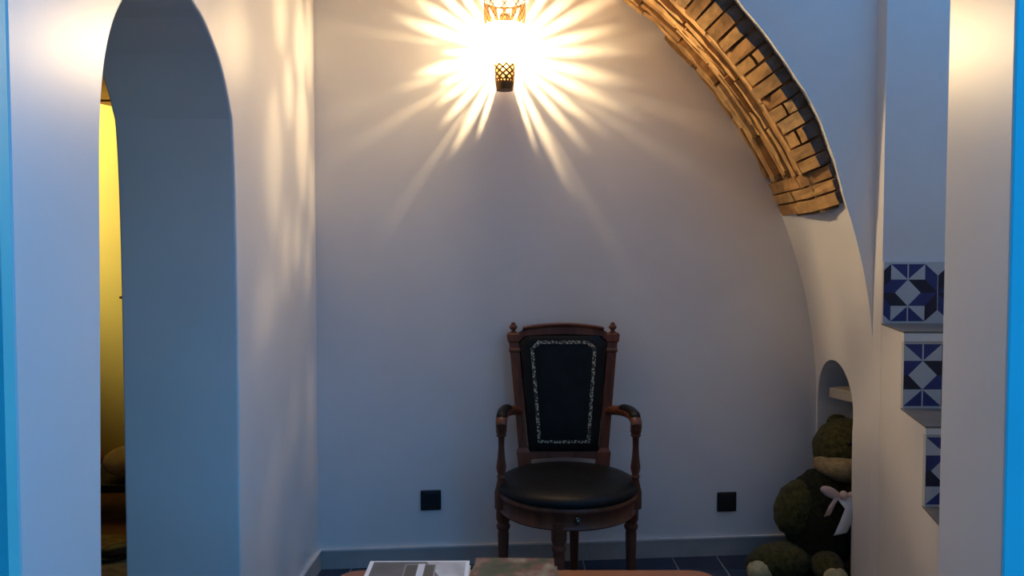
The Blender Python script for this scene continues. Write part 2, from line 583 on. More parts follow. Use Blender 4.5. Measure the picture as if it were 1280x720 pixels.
PAT = [([(-1, -e), (1, -e), (1, e), (-1, e)], 1)]
PAT += [([(0, c_), (c_, 0), (0, -c_), (-c_, 0)], 0)]
for sx_ in (-1, 1):
    for sz_ in (-1, 1):
        PAT.append(([(sx_ * q, sz_ * e), (sx_ * q, sz_ * c_), (0, sz_ * c_)], 0))
        PAT.append(([(sx_ * (q + .01), sz_ * e), (sx_ * 1, sz_ * e), (sx_ * 1, sz_ * .56)], 0))
        if sx_ * sz_ > 0:
            PAT.append(([(0.0, sz_ * c_ * .985), (sx_ * q, sz_ * c_), (sx_ * 1, 0), (sx_ * c_, 0)], 2))
        if sx_ * sz_ < 0:
            PAT.append(([(sx_ * q, sz_ * e), (sx_ * 1, sz_ * .56), (sx_ * 1, 0), (sx_ * q, sz_ * c_)], 2))
PAT += [([(-ln, c_), (ln, c_), (ln, e), (-ln, e)], 0), ([(-ln, -e), (ln, -e), (ln, -c_), (-ln, -c_)], 0)]
CX = [1.327, 1.238, 1.180, 1.25, 1.2]
for k in range(5):
    hw = 0.1; hz = (RT[k] - RB[k]) / 2; zc = (RT[k] + RB[k]) / 2
    left = sx(RY[k]) + 0.002
    for t in range(-1, 8):
        xc = CX[k] + 2 * hw * t
        u0 = max(-1, (left - xc) / hw); u1 = min(1, (2.085 - xc) / hw)
        if u1 - u0 < 0.05: continue
        v, f, fm = [], [], []
        def addbox(x0, x1, z0, z1, ya, yb_):
            b = len(v)
            for p in ((x0, ya, z0), (x1, ya, z0), (x1, ya, z1), (x0, ya, z1), (x0, yb_, z0), (x1, yb_, z0), (x1, yb_, z1), (x0, yb_, z1)):
                v.append(sinv @ Vector(p))
            for fc in ((0, 1, 2, 3), (4, 7, 6, 5), (0, 4, 5, 1), (1, 5, 6, 2), (2, 6, 7, 3), (3, 7, 4, 0)):
                f.append(tuple(b + q_ for q_ in fc)); fm.append(0)
        addbox(xc + u0 * hw, xc + u1 * hw, zc - hz, zc + hz, RY[k], RY[k] + 0.015)
        me_faces = len(f)
        for li, (poly, mi) in enumerate(PAT):
            pl = clip(poly, max(u0, -0.99), min(u1, 0.99))
            if len(pl) < 3: continue
            b = len(v)
            lift = 0.0002 + 0.0001 * (0 if li == 0 else (1 if mi == 2 else 2))
            for (u, w) in pl: v.append(sinv @ Vector((xc + u * hw, RY[k] - lift, zc + w * hz)))
            f.append(tuple(range(b, b + len(pl)))); fm.append(mi)
        me = bpy.data.meshes.new('riser_tile'); me.from_pydata([tuple(p) for p in v], [], f)
        setm(me, ['tile_white', 'tile_blue', 'tile_black'])
        for pi, p in enumerate(me.polygons): p.material_index = fm[pi]
        to = bpy.data.objects.new('riser_tile', me); C.objects.link(to); to.parent = stairs

# front of the room: blue pier faces on both sides of the wide opening
o = box('wall_front_right', (0.80, 1.286, 0), (2.30, 1.483, HC), ['plaster_gloss', 'blue_face'], fm=[0, 0, 1, 0, 0, 0])
bevel(o, 0.004)
tag(o, 'right front pier with bright blue face and pale inner side', None, None, 'structure')
o = box('wall_front_left', (-1.6, 1.235, 0), (-0.7885, 1.261, HC), ['blue_face'])
tag(o, 'blue wall end at the far left', None, None, 'structure')
o = box('wall_front_top', (-0.78, 1.30, 1.92), (0.80, 1.47, HC), 'lintel_dark')  # out of view; lowered to cut sky light, dark to cut bounce
tag(o, 'unseen lintel over the front opening, set low and dark to cut light', None, None, 'structure')
o = box('wall_stair_side', (2.10, 1.30, 0), (2.30, 3.50, HC), 'plaster')
tag(o, 'outer plaster wall beside the stair', None, None, 'structure')
# the stairwell on the right is open to the sky, so the ceiling stops beside it
def slab(name, pts, z, h, m): return prism(name, [(x, y, z) for x, y in pts], (0, 0, h), m)
o = slab('ceiling', [(-1.3, 1.24), (0.84, 1.24), (0.84, 2.69), (2.30, 2.69), (2.30, 3.60), (-1.3, 3.60)], HC, 0.1, 'ceiling_paint')
tag(o, 'plain pale ceiling above the room', None, None, 'structure')
o = box('floor_patio', (-6, -6, -0.08), (6, 1.24, -0.004), 'patio_stone')
tag(o, 'stone patio paving in front of the room', None, None, 'structure')
o = box('sky_block_left', (-1.10, -1.7, 0), (-0.88, 1.235, 4.0), 'sky_block_grey')  # unseen wall added to keep sky light off the left wall end
tag(o, 'unseen wall added on the left to block sky light', None, None, 'structure')

o = box('sky_block_front', (-1.10, -1.9, 0), (1.6, -1.7, 3.6), 'sky_block_grey')  # unseen wall added to keep sky light off the back wall
tag(o, 'unseen wall added behind the viewer to block sky light', None, None, 'structure')

# baseboards
def base_run(name, a, b, inward, lab):
    a, b = Vector(a), Vector(b); nv = Vector(inward).normalized()
    e_ = empty(name, (a.x, a.y, 0), 0, lab, None, None, 'structure')
    def run(nm, d0, d1, z0, z1, m):
        p0, p1 = a + nv * d0, b + nv * d0; p2, p3 = b + nv * d1, a + nv * d1
        return prism(nm, [(p.x - a.x, p.y - a.y, z0) for p in (p0, p1, p2, p3)], (0, 0, z1 - z0), m, e_)
    run('board', -0.002, 0.012, 0, 0.070, 'baseboard'); run('cap', -0.002, 0.014, 0.070, 0.077, 'baseboard_cap')
base_run('baseboard_back', (-0.75, yb(-0.75)), (XR - 0.002, yb(XR)), (BS, -1), 'grey skirting with a pale top edge along the back wall')
base_run('baseboard_left', (xl(2.28), 2.28), (xl(3.055), 3.055), (1, -0.02), 'grey skirting with a pale top edge along the left wall')

# niche inside: closes off the space under the stair
o = box('wall_niche', (1.95, 2.76, 0), (2.05, 3.38, 1.2), 'plaster')
tag(o, 'dim plaster back of the low niche', None, None, 'structure')
o = box('ceiling_niche', (1.545, 2.76, 0.95), (1.95, 3.38, 1.0), 'plaster')
tag(o, 'dim plaster top of the low niche', None, None, 'structure')

mat('niche_shade', (0.16, 0.155, 0.15), rough=0.9, var=0.15)  # shade of the niche put into a dark colour
o = wall_between('niche_shade_sheet', (1.252, yb(1.252) - 0.012), (1.95, yb(1.95) - 0.012), 0, 0.95, 0.010, 'niche_shade')  # dark sheet standing in for shade inside the niche
tag(o, 'dark sheet added for the shade inside the low niche', None, None, 'structure')
# side room seen through the pointed doorway
def struct(name, lo, hi, m, lab):
    return tag(box(name, lo, hi, m), lab, None, None, 'structure')
struct('floor_side_room', (-4.2, 1.0, -0.06), (-0.81, 5.4, -0.004), 'terracotta', 'reddish floor of the side room')
struct('wall_side_room_back', (-4.2, 5.0, 0), (-1.30, 5.2, HC), 'side_room_paint', 'yellow lit far wall of the side room')
struct('wall_side_room_left', (-4.3, 1.0, 0), (-4.1, 5.2, HC), 'side_room_paint', 'left wall of the side room')
struct('wall_side_room_front', (-4.2, 1.0, 0), (-1.6, 1.2, HC), 'side_room_paint', 'front wall of the side room')
struct('wall_side_room_right', (-1.40, 3.30, 0), (-1.21, 5.0, HC), 'side_room_paint', 'right wall of the side room')
struct('ceiling_side_room', (-4.3, 1.0, HC - 0.25), (-1.08, 5.2, HC - 0.15), 'side_room_dark', 'dark ceiling of the side room')
# timber lintel over the open door
lin = empty('timber_lintel', (-2.3, 4.75, 2.08), 0, 'wooden lintel boards above the yellow lit door in the side room', 'lintel')
box('board', (-0.75, 0, 0.0), (0.75, 0.10, 0.045), 'timber', lin, 0.003)
box('board', (-0.75, 0.01, 0.058), (0.75, 0.10, 0.20), 'timber', lin, 0.003)
box('post', (-0.75, 0.02, -2.08), (-0.65, 0.12, 0.0), 'timber', lin, 0.003)
box('post', (0.65, 0.02, -2.08), (0.75, 0.12, 0.0), 'timber', lin, 0.003)
# door leaf standing open
dv = Vector((0.36, 0.93, 0)).normalized()
door = empty('door_1', (-2.50, 3.30, 0.01), math.atan2(dv.y, dv.x), 'yellow lit door standing open beyond the pointed doorway', None, None, 'structure')
box('door_leaf', (0, 0, 0), (1.15, 0.04, 2.0), 'door_paint', door, 0.003)
hx = 1.10
hd = box('backplate', (hx - 0.012, -0.006, 0.93), (hx + 0.012, 0.0, 1.02), 'dark_iron', door, 0.003)
tube('handle', [(hx, -0.004, 0.985), (hx, -0.03, 0.985), (hx - 0.02, -0.04, 0.985), (hx - 0.06, -0.04, 0.985)], 0.007, 'dark_iron', door, 10)
pl = bpy.data.lights.new('side_room_light', 'SPOT'); pl.energy = 260; pl.color = (1.0, 0.80, 0.27); pl.shadow_soft_size = 0.05; pl.spot_size = R(64); pl.spot_blend = 0.9
plo = bpy.data.objects.new('side_room_light', pl); C.objects.link(plo); plo.location = (-1.78, 3.0, 2.35)
plo.rotation_euler = (Vector((-2.3, 4.1, 1.66)) - plo.location).to_track_quat('-Z', 'Y').to_euler()
# low bench with cushions and a rug on the side-room floor
bench = empty('low_bench', (-2.05, 3.78, 0), 0, 'low dark bench on the side room floor seen through the pointed doorway', 'bench')
box('seat', (-0.35, -0.16, 0.13), (0.35, 0.16, 0.17), 'dark_iron', bench, 0.006)
for sx_ in (-0.31, 0.27):
    for sy_ in (-0.14, 0.10):
        box('leg', (sx_, sy_, 0), (sx_ + 0.04, sy_ + 0.04, 0.13), 'dark_iron', bench)
o = blob('cushion', (-2.14, 3.78, 0.243), (0.18, 0.14, 0.066), 'cushion', None, (0, 0, .2), 0.05, 3, 2)
tag(o, 'reddish cushion lying on the low bench in the side room', 'cushion')
o = blob('cushion', (-1.81, 3.76, 0.248), (0.12, 0.13, 0.07), 'cushion_pale', None, (0, 0, .2), 0.05, 3, 5)
tag(o, 'pale cushion on the low bench in the side room', 'cushion')
rug = box('rug', (-2.35, 2.72, -0.004), (-1.15, 3.42, 0.012), 'rug', None, 0.004)
tag(rug, 'tan rug on the side room floor past the pointed doorway', 'rug')
shoe = empty('slipper', (-1.60, 3.13, 0.012), 0.5, 'black slipper lying on the tan rug in the side room', 'slipper')
blob('sole', (0, 0, 0.012), (0.13, 0.045, 0.012), 'dark_iron', shoe, subdiv=3)
blob('upper', (0.045, 0, 0.03), (0.08, 0.046, 0.028), 'dark_iron', shoe, subdiv=3)

# ------------------------------------------------------------------ wall lamp
LX, LY = -0.027, 2.985
LZ = 2.000                                   # bulb height
lamp = empty('wall_lamp', (LX, LY, 1.828), 0, 'pierced bronze wall lamp glowing on the back wall above the chair', 'lamp')
LPROF = [(1.828, .030), (1.850, .0345), (1.885, .037), (1.915, .038), (1.945, .046), (1.985, .060), (2.03, .070), (2.08, .0755), (2.155, .0765)]
WALLD = yb(LX) - LY
rnd = random.Random(5)
# slots that throw the long petals on the wall: direction round the bulb, half width, shallowest angle
PET = []
for ph, em, hw in ((3, 16, 4.0), (14, 17, 4.5), (29, 14, 5.0), (42, 15, 5.0), (56, 13, 4.0), (70, 13, 4.0), (84, 13, 5), (98, 13, 4.5), (112, 13, 4),
                   (126, 13, 4), (138, 13.5, 4.5), (150, 12.5, 5), (163, 11.5, 5.0), (180, 22, 3.5), (194, 15, 5.5), (207, 19, 3.5), (218, 16, 3.5), (229, 15, 3.5), (242, 13, 4.0), (252, 17, 2.5),
                   (288, 17, 2.2), (296, 12.5, 3.4), (311, 16, 3.4), (322, 16, 3.6), (336, 15, 4.2), (348, 16, 4.4)):
    PET.append((ph, em * 1.38, hw * 0.92))
THIN = [(8, 4, 0.9), (22, 6, 0.8), (154, 5, 1.0), (172, 5, 1.0), (200, 6, 0.9), (212, 5, 1.2), (236, 5, 1.3), (300, 5, 1.2), (329, 5, 1.3), (342, 6, 1.0)]
# pointed leaf cut-outs in the sides: angle round from the wall line, height angle, half sizes
LEAF = [(32.5, -29, 4.9, 13.7), (11, -2.5, 5.4, 13), (10, -25, 6, 15), (2, 0, 3.5, 14), (48, -9, 4.2, 8), (1, -37, 2.6, 9), (16, -44.5, 3.5, 5),
        (40, -46, 3.2, 5), (27.7, 1, 4.2, 10), (25.5, -44, 4.4, 6.5), (22, -16.5, 3.7, 8), (18, 26, 5, 11), (38, 24, 5, 10), (30, 42, 5, 9), (8, 45, 5, 9), (4, 24, 3, 9), (6, -48, 3.2, 4.0), (34, -47, 2.8, 3.5)]
def angd(a, b): return abs((a - b + 180) % 360 - 180)
def is_open(x, y, z, az, zz):
    d = Vector((x, y, z - LZ)).normalized()
    ev = math.degrees(math.asin(max(-1, min(1, d.y))))          # + towards the wall
    ph = math.degrees(math.atan2(d.z, d.x)) % 360
    if zz > 2.148 or zz < 1.842: return False                   # rims
    front = angd(az, 270)
    if ev < 9 and 1.93 < zz < 2.03 and front > 36:
        el = math.degrees(math.asin(d.z))
        side = (az - 180) if az < 270 else (360 - az)
        if az < 90: side = -az
        for a_, e_, ha, he in LEAF:
            dv_ = (el - e_) / he
            if abs(dv_) < 1 and abs(side + 3.5 - a_) < ha * (1 - dv_ * dv_) * (1.85 if (az > 270 or az < 90) else 1.0): return True
        if ev < 2: return False
    if ev >= 2.0:
        for p, em, hw in PET:
            if ev > em - 1:
                k = min(1, (ev - em + 1) / 12.0)
                w = hw * (0.25 + 0.75 * math.sin(k * math.pi / 2)) * (1 if ev < 50 else 1.2)
                if angd(ph, p) < w: return True
        for p, em, hw in THIN:
            if em * 1.3 < ev < 27 and angd(ph, p) < hw * 0.6: return True
        return False
    # lattice of diamonds
    if zz < 1.925:
        rr2, s = 9, 0.0225
        if zz < 1.853: return False
        if zz < 1.868:
            u = az / 360 * 18; return (abs((u % 1) - .5) ** 2 + ((zz - 1.861) / .012) ** 2) < 0.06
    else:
        rr2, s = 22, 0.028
    u = az / 360 * rr2; w = (zz - 1.828) / s
    a = abs(((u + w) % 1) - .5); b = abs(((u - w) % 1) - .5)
    lim = 0.435 if zz > 1.925 else 0.30
    return max(a, b) < lim
def shade_part(name, z0, z1, nz, skip=None):
    naz = 360
    v, f = [], []
    for i in range(nz + 1):
        zz = z0 + (z1 - z0) * i / nz
        r_ = lerp_tab(zz, LPROF)
        for k in range(naz):
            a = 2 * math.pi * k / naz
            v.append((r_ * math.cos(a), r_ * math.sin(a), zz - 1.828))
    used = {}
    vv, ff = [], []
    for i in range(nz):
        zz = z0 + (z1 - z0) * (i + .5) / nz
        r_ = lerp_tab(zz, LPROF)
        for k in range(naz):
            az = (k + .5) * 360 / naz
            if skip and skip(az, zz): continue
            if is_open(r_ * math.cos(R(az)), r_ * math.sin(R(az)), zz, az, zz): continue
            k2 = (k + 1) % naz
            q_ = (i * naz + k, i * naz + k2, (i + 1) * naz + k2, (i + 1) * naz + k)
            for t in q_:
                if t not in used:
                    used[t] = len(vv); vv.append(v[t])
            ff.append(tuple(used[t] for t in q_))
    o = mesh_obj(name, vv, ff, 'bronze', lamp)
    md = o.modifiers.new('sheet', 'SOLIDIFY'); md.thickness = 0.0012; md.offset = 0
    return o
front_gap = lambda az, zz: angd(az, 270) < 36
shade_part('upper_collar', 2.030, 2.155, 88)
shade_part('pierced_body', 1.926, 2.030, 70, front_gap)
shade_part('lower_cup', 1.828, 1.926, 66)
lathe('base_cap', [(0.002, 0.0005), (0.0295, 0.0005), (0.0295, 0.004), (0.002, 0.004)], 'bronze', lamp, 24)
for s in (-1, 1):
    a = R(270 + s * 36)
    path = [(lerp_tab(zz, LPROF) * math.cos(a), lerp_tab(zz, LPROF) * math.sin(a), zz - 1.828) for zz in (1.92, 1.945, 1.985, 2.03)]
    tube('rib', path, 0.0016, 'bronze', lamp, 6)
tube('bracket', [(0, 0.07, 0.29), (0, WALLD - 0.008, 0.29)], 0.005, 'bronze', lamp, 10)
o = box('wall_plate', (-0.02, WALLD - 0.010, 0.25), (0.02, WALLD - 0.0025, 0.32), 'bronze', lamp, 0.002)
gp = [(lerp_tab(zz, LPROF) + 0.0035, zz - 1.828) for zz in (1.922, 1.935, 1.95, 1.97, 1.985, 2.0, 2.015, 2.03, 2.045, 2.06)]
gv, gf = [], []
NA = 32
for r_, z_ in gp:
    for k in range(NA + 1):
        a = R(201 + 138 * k / NA); gv.append((r_ * math.cos(a), r_ * math.sin(a), z_))
for i in range(len(gp) - 1):
    for k in range(NA):
        a = i * (NA + 1) + k; gf.append((a, a + 1, a + NA + 2, a + NA + 1))
mesh_obj('glow_sheet', gv, gf, 'glare_glow', lamp, smooth=True)     # added glowing sheet for glare and soft room light, over the pierced body
blob('bulb', (0, 0, LZ - 1.828), (0.016, 0.016, 0.024), 'bulb_core', lamp, subdiv=3)
ld = bpy.data.lights.new('lamp_light', 'POINT')
ld.energy = LAMP_W; ld.color = LAMP_COL; ld.shadow_soft_size = 0.0035
lo_ = bpy.data.objects.new('lamp_light', ld); C.objects.link(lo_)
lo_.location = (LX, LY, LZ)

# ------------------------------------------------------------------ sockets on the back wall
def socket(px, pz, lab):
    s = empty('wall_socket', (px, yb(px) - 0.0005, pz), math.atan(BS), lab, 'socket', 'black sockets on the back wall')
    p = box('plate', (-0.040, -0.009, -0.040), (0.040, 0.0, 0.040), 'black_plastic', s, 0.004)
    box('insert', (-0.030, -0.0115, -0.030), (0.030, -0.008, 0.030), 'black_plastic_inner', s, 0.002)
socket(-0.102 * 3.128, 1.216 - 0.306 * 3.128, 'square black wall socket to the left of the armchair')
socket(0.271 * 3.216, 1.216 - 0.310 * 3.216, 'square black wall socket to the right of the armchair')

# ------------------------------------------------------------------ armchair
ch = empty('armchair', (0.197, 2.82, 0), 0, 'dark mahogany desk armchair with black leather back and round seat', 'chair')
# leg frame is turned a little against the seat
LA = R(-11)
def rot(p, a=LA): return (p[0] * math.cos(a) - p[1] * math.sin(a), p[0] * math.sin(a) + p[1] * math.cos(a))
legprof = [(0.006, 0.0), (0.0125, 0.004), (0.0145, 0.012), (0.020, 0.225), (0.0185, 0.238), (0.0235, 0.246), (0.0255, 0.256), (0.0205, 0.264), (0.0215, 0.270), (0.026, 0.278), (0.026, 0.340), (0.010, 0.345)]
for p in ((0, -0.222), (0.228, 0.0), (0, 0.222), (-0.228, 0.0)):
    x, y = rot(p, LA if p[0] == 0 else R(0))
    lathe('leg', legprof, 'mahogany', ch, 16, x, y)
# apron (seat rail) and ring mouldings
lathe('apron', [(0.205, 0.316), (0.238, 0.316), (0.243, 0.322), (0.238, 0.330), (0.238, 0.366), (0.246, 0.373), (0.248, 0.382), (0.243, 0.390), (0.205, 0.392)], 'mahogany', ch, 56)
lathe('seat_cushion', [(0.20, 0.385), (0.240, 0.387), (0.250, 0.395), (0.2515, 0.405), (0.246, 0.417), (0.228, 0.427), (0.185, 0.435), (0.12, 0.440), (0.05, 0.442), (0.004, 0.4425)], 'leather', ch, 56)
# small gold dot on the seat rail
o = blob('dot', (0.018, -0.2395, 0.350), (0.010, 0.004, 0.013), 'gold_tooling', ch, subdiv=2)
o['label'] = 'small gold ornament on the seat rail'
# back: plane leaning backwards
def bk(x, z, d=0.0):
    """point on the leaning back; d = forward offset"""
    t = (z - 0.38) / (0.95 - 0.38)
    return Vector((x, 0.205 + 0.062 * t - d, z))
def postx(z): return 0.147 + (0.193 - 0.147) * (z - 0.40) / (0.93 - 0.40)
for s in (-1, 1):
    sec = [(0.33, .022), (0.40, .023), (0.405, .0255), (0.47, .0255), (0.478, .021), (0.485, .0175), (0.845, .0185), (0.850, .0225), (0.858, .0225), (0.862, .0195), (0.884, .0195), (0.888, .0245), (0.915, .0255), (0.920, .0215)]
    v, f = [], []
    for z, hw in sec:
        cpt = bk(s * postx(z), z)
        for dx, dy in ((-1, -1), (1, -1), (1, 1), (-1, 1)):
            v.append(cpt + Vector((dx * hw, dy * hw * 0.85, 0)))
    for i in range(len(sec) - 1):
        for k in range(4):
            k2 = (k + 1) % 4
            f.append((i * 4 + k, i * 4 + k2, i * 4 + 4 + k2, i * 4 + 4 + k))
    f.append((0, 3, 2, 1)); n = (len(sec) - 1) * 4; f.append((n, n + 1, n + 2, n + 3))
    post = mesh_obj('back_post', v, f, 'mahogany', ch); bevel(post, 0.002)
    # fluting beads on the face of the post
    for dx in (-0.008, 0.008):
        tube('bead', [bk(s * postx(z) + dx, z, 0.0155) for z in (0.50, 0.65, 0.83)], 0.0035, 'mahogany', post, 6)
    fp = bk(s * postx(0.92), 0.92)
    lathe('finial', [(0.006, 0.918), (0.012, 0.919), (0.013, 0.923), (0.0065, 0.928), (0.0085, 0.931), (0.0145, 0.937), (0.0155, 0.943), (0.012, 0.949), (0.0075, 0.952), (0.009, 0.956), (0.005, 0.960), (0.001, 0.961)], 'mahogany', post, 16, fp.x, fp.y)
# crest rail with an arched, overhanging top
def loft(name, rings, m, parent, closed_ends=True):
    v, f = [], []; k = len(rings[0])
    for r_ in rings: v += r_
    for i in range(len(rings) - 1):
        for q_ in range(k):
            q2 = (q_ + 1) % k
            f.append((i * k + q_, i * k + q2, (i + 1) * k + q2, (i + 1) * k + q_))
    f.append(tuple(range(k))); f.append(tuple((len(rings) - 1) * k + q_ for q_ in range(k)))
    return mesh_obj(name, v, f, m, parent)
rings_ = []; cap_ = []
for i in range(25):
    u = -1 + 2 * i / 24
    x = u * 0.176
    if abs(u) < 0.9: zt = 0.930 + 0.016 * (1 - (u / 0.9) ** 2)
    else: zt = 0.930 - 0.012 * (abs(u) - 0.9) / 0.1
    zb = 0.906 + 0.010 * (1 - u * u) - (0.012 if abs(u) > 0.88 else 0)
    rings_.append([bk(x, zb, 0.018), bk(x, zt, 0.018), bk(x, zt, -0.016), bk(x, zb, -0.016)])
    if abs(u) <= 0.95:
        x2 = u * 0.170
        zc2 = 0.930 + 0.016 * (1 - (u / 0.95) ** 2)
        cap_.append([bk(x2, zc2 - 0.002, 0.020), bk(x2, zc2 + 0.003, 0.026), bk(x2, zc2 + 0.009, 0.028), bk(x2, zc2 + 0.011, 0.02), bk(x2, zc2 + 0.011, -0.02), bk(x2, zc2 - 0.002, -0.02)])
cr_ = loft('crest_rail', rings_, 'mahogany', ch)
loft('moulding', cap_, 'mahogany', cr_)
# lower rail
rings_ = []
for i in range(13):
    u = -1 + 2 * i / 12; x = u * 0.142
    zb = 0.444 - 0.004 * abs(u) + 0.006 * (1 - u * u); 
    rings_.append([bk(x, zb, 0.015), bk(x, 0.472, 0.015), bk(x, 0.472, -0.015), bk(x, zb, -0.015)])
bevel(loft('lower_rail', rings_, 'mahogany', ch), 0.002)
# leather panel: domed, with cut upper corners
def panel_outline(hwt, hwb, zt, zb, cut):
    return [(-hwb, zb), (hwb, zb), (hwt, zt - cut), (hwt - cut, zt), (-hwt + cut, zt), (-hwt, zt - cut)]
def resample(pl, n):
    out = []
    for a, b in zip(pl, pl[1:] + pl[:1]):
        for k in range(n): out.append((a[0] + (b[0] - a[0]) * k / n, a[1] + (b[1] - a[1]) * k / n))
    return out
PO = resample(panel_outline(0.172, 0.132, 0.918, 0.466, 0.030), 6)
cz = 0.70
def inset(s): return [(x * s, cz + (z - cz) * s) for x, z in PO]
v, f = [], []
layers = [(1.0, 0.000), (0.985, 0.012), (0.95, 0.020), (0.85, 0.026), (0.6, 0.031), (0.3, 0.033), (0.02, 0.0335)]
for s, d in layers:
    v += [bk(x, z, d) for x, z in inset(s)]
k = len(PO)
for i in range(len(layers) - 1):
    for q_ in range(k):
        q2 = (q_ + 1) % k
        f.append((i * k + q_, i * k + q2, (i + 1) * k + q2, (i + 1) * k + q_))
f.append(tuple((len(layers) - 1) * k + q_ for q_ in range(k)))
f.append(tuple(reversed(range(k))))
pan = mesh_obj('back_panel', v, f, 'leather', ch, smooth=True)
# gilt tooled border
def pd(x, z):   # dome height of the panel
    s = max(abs(x) / (0.132 + 0.040 * (z - 0.466) / 0.452), abs(z - cz) / (0.228))
    return lerp_tab(s, [(0.02, .0335), (.3, .033), (.6, .031), (.85, .026), (.95, .020), (.985, .012), (1, 0)])
o_ = resample(panel_outline(0.126, 0.0985, 0.892, 0.506, 0.028), 8); i_ = resample(panel_outline(0.113, 0.0865, 0.880, 0.518, 0.023), 8)
v = [bk(x, z, pd(x, z) + 0.0035) for x, z in o_] + [bk(x, z, pd(x, z) + 0.0035) for x, z in i_]
k = len(o_)
f = [(a, (a + 1) % k, k + (a + 1) % k, k + a) for a in range(k)]
tr = mesh_obj('gilt_border', v, f, 'gold_tooling', pan)
md = tr.modifiers.new('sheet', 'SOLIDIFY'); md.thickness = 0.001
tr['label'] = 'gold tooled scroll border on the leather back'
# arms
for s in (-1, 1):
    path = spline([(s * 0.170, 0.222, 0.622), (s * 0.190, 0.190, 0.632), (s * 0.214, 0.10, 0.646), (s * 0.228, 0.02, 0.652), (s * 0.233, -0.045, 0.648), (s * 0.234, -0.072, 0.630), (s * 0.234, -0.066, 0.612)], 5)
    nn = len(path)
    rad = [0.017 + 0.004 * math.sin(math.pi * min(1, k / nn)) for k in range(nn)]
    arm = tube('arm', path, rad, 'mahogany', ch, 12, 0.95)
    pp = [p + Vector((0, 0, 0.010)) for p in path[8:24]]
    tube('arm_pad', pp, [0.006 + 0.013 * math.sin(math.pi * min(1, (k + .7) / 3.4) / 2) * math.sin(math.pi * min(1, (len(pp) - k - .3) / 3.4) / 2) for k in range(len(pp))], 'leather', arm, 12, 0.9)
    prof = [(0.004, 0.640), (0.019, 0.636), (0.0195, 0.606), (0.016, 0.598), (0.0185, 0.592), (0.0115, 0.584), (0.0105, 0.55), (0.0135, 0.510), (0.0175, 0.480), (0.0165, 0.468), (0.0115, 0.452), (0.0165, 0.444), (0.0125, 0.436), (0.019, 0.405), (0.023, 0.390), (0.023, 0.330), (0.006, 0.325)]
    v, f = lathe_data(prof, 16)
    v = [(x + s * (0.234 if z > 0.6 else 0.234 + 0.006 * (0.6 - z)), y - 0.060 + (0.62 - z) * 0.08, z) for x, y, z in v]
    mesh_obj('arm_support', v, f, 'mahogany', ch, smooth=True, sharp=50)

# ------------------------------------------------------------------ coffee table and printed matter
TZ = 0.45
tb = empty('coffee_table', (0.035, 1.628, 0), 0, 'low orange brown wooden coffee table in the foreground', 'table')
def rounded(hx, hy, r, n=6):
    out = []
    for cx, cy, a0 in ((hx - r, hy - r, 0), (-hx + r, hy - r, 90), (-hx + r, -hy + r, 180), (hx - r, -hy + r, 270)):
        for k in range(n + 1):
            a = R(a0 + 90 * k / n); out.append((cx + r * math.cos(a), cy + r * math.sin(a)))
    return out
bevel(prism('table_top', [(x, y, TZ - 0.028) for x, y in rounded(0.455, 0.30, 0.06)], (0, 0, 0.028), 'table_wood', tb), 0.006, 3)
for sx_ in (-1, 1):
    box('apron', (sx_ * 0.38 - 0.012, -0.235, TZ - 0.09), (sx_ * 0.38 + 0.012, 0.235, TZ - 0.028), 'table_wood', tb, 0.002)
    box('apron', (-0.38, sx_ * 0.235 - 0.012, TZ - 0.09), (0.38, sx_ * 0.235 + 0.012, TZ - 0.028), 'table_wood', tb, 0.002)
    for sy_ in (-1, 1):
        lathe('leg', [(0.012, 0), (0.016, 0.006), (0.022, 0.34), (0.024, TZ - 0.03)], 'table_wood', tb, 16, sx_ * 0.385, sy_ * 0.235)

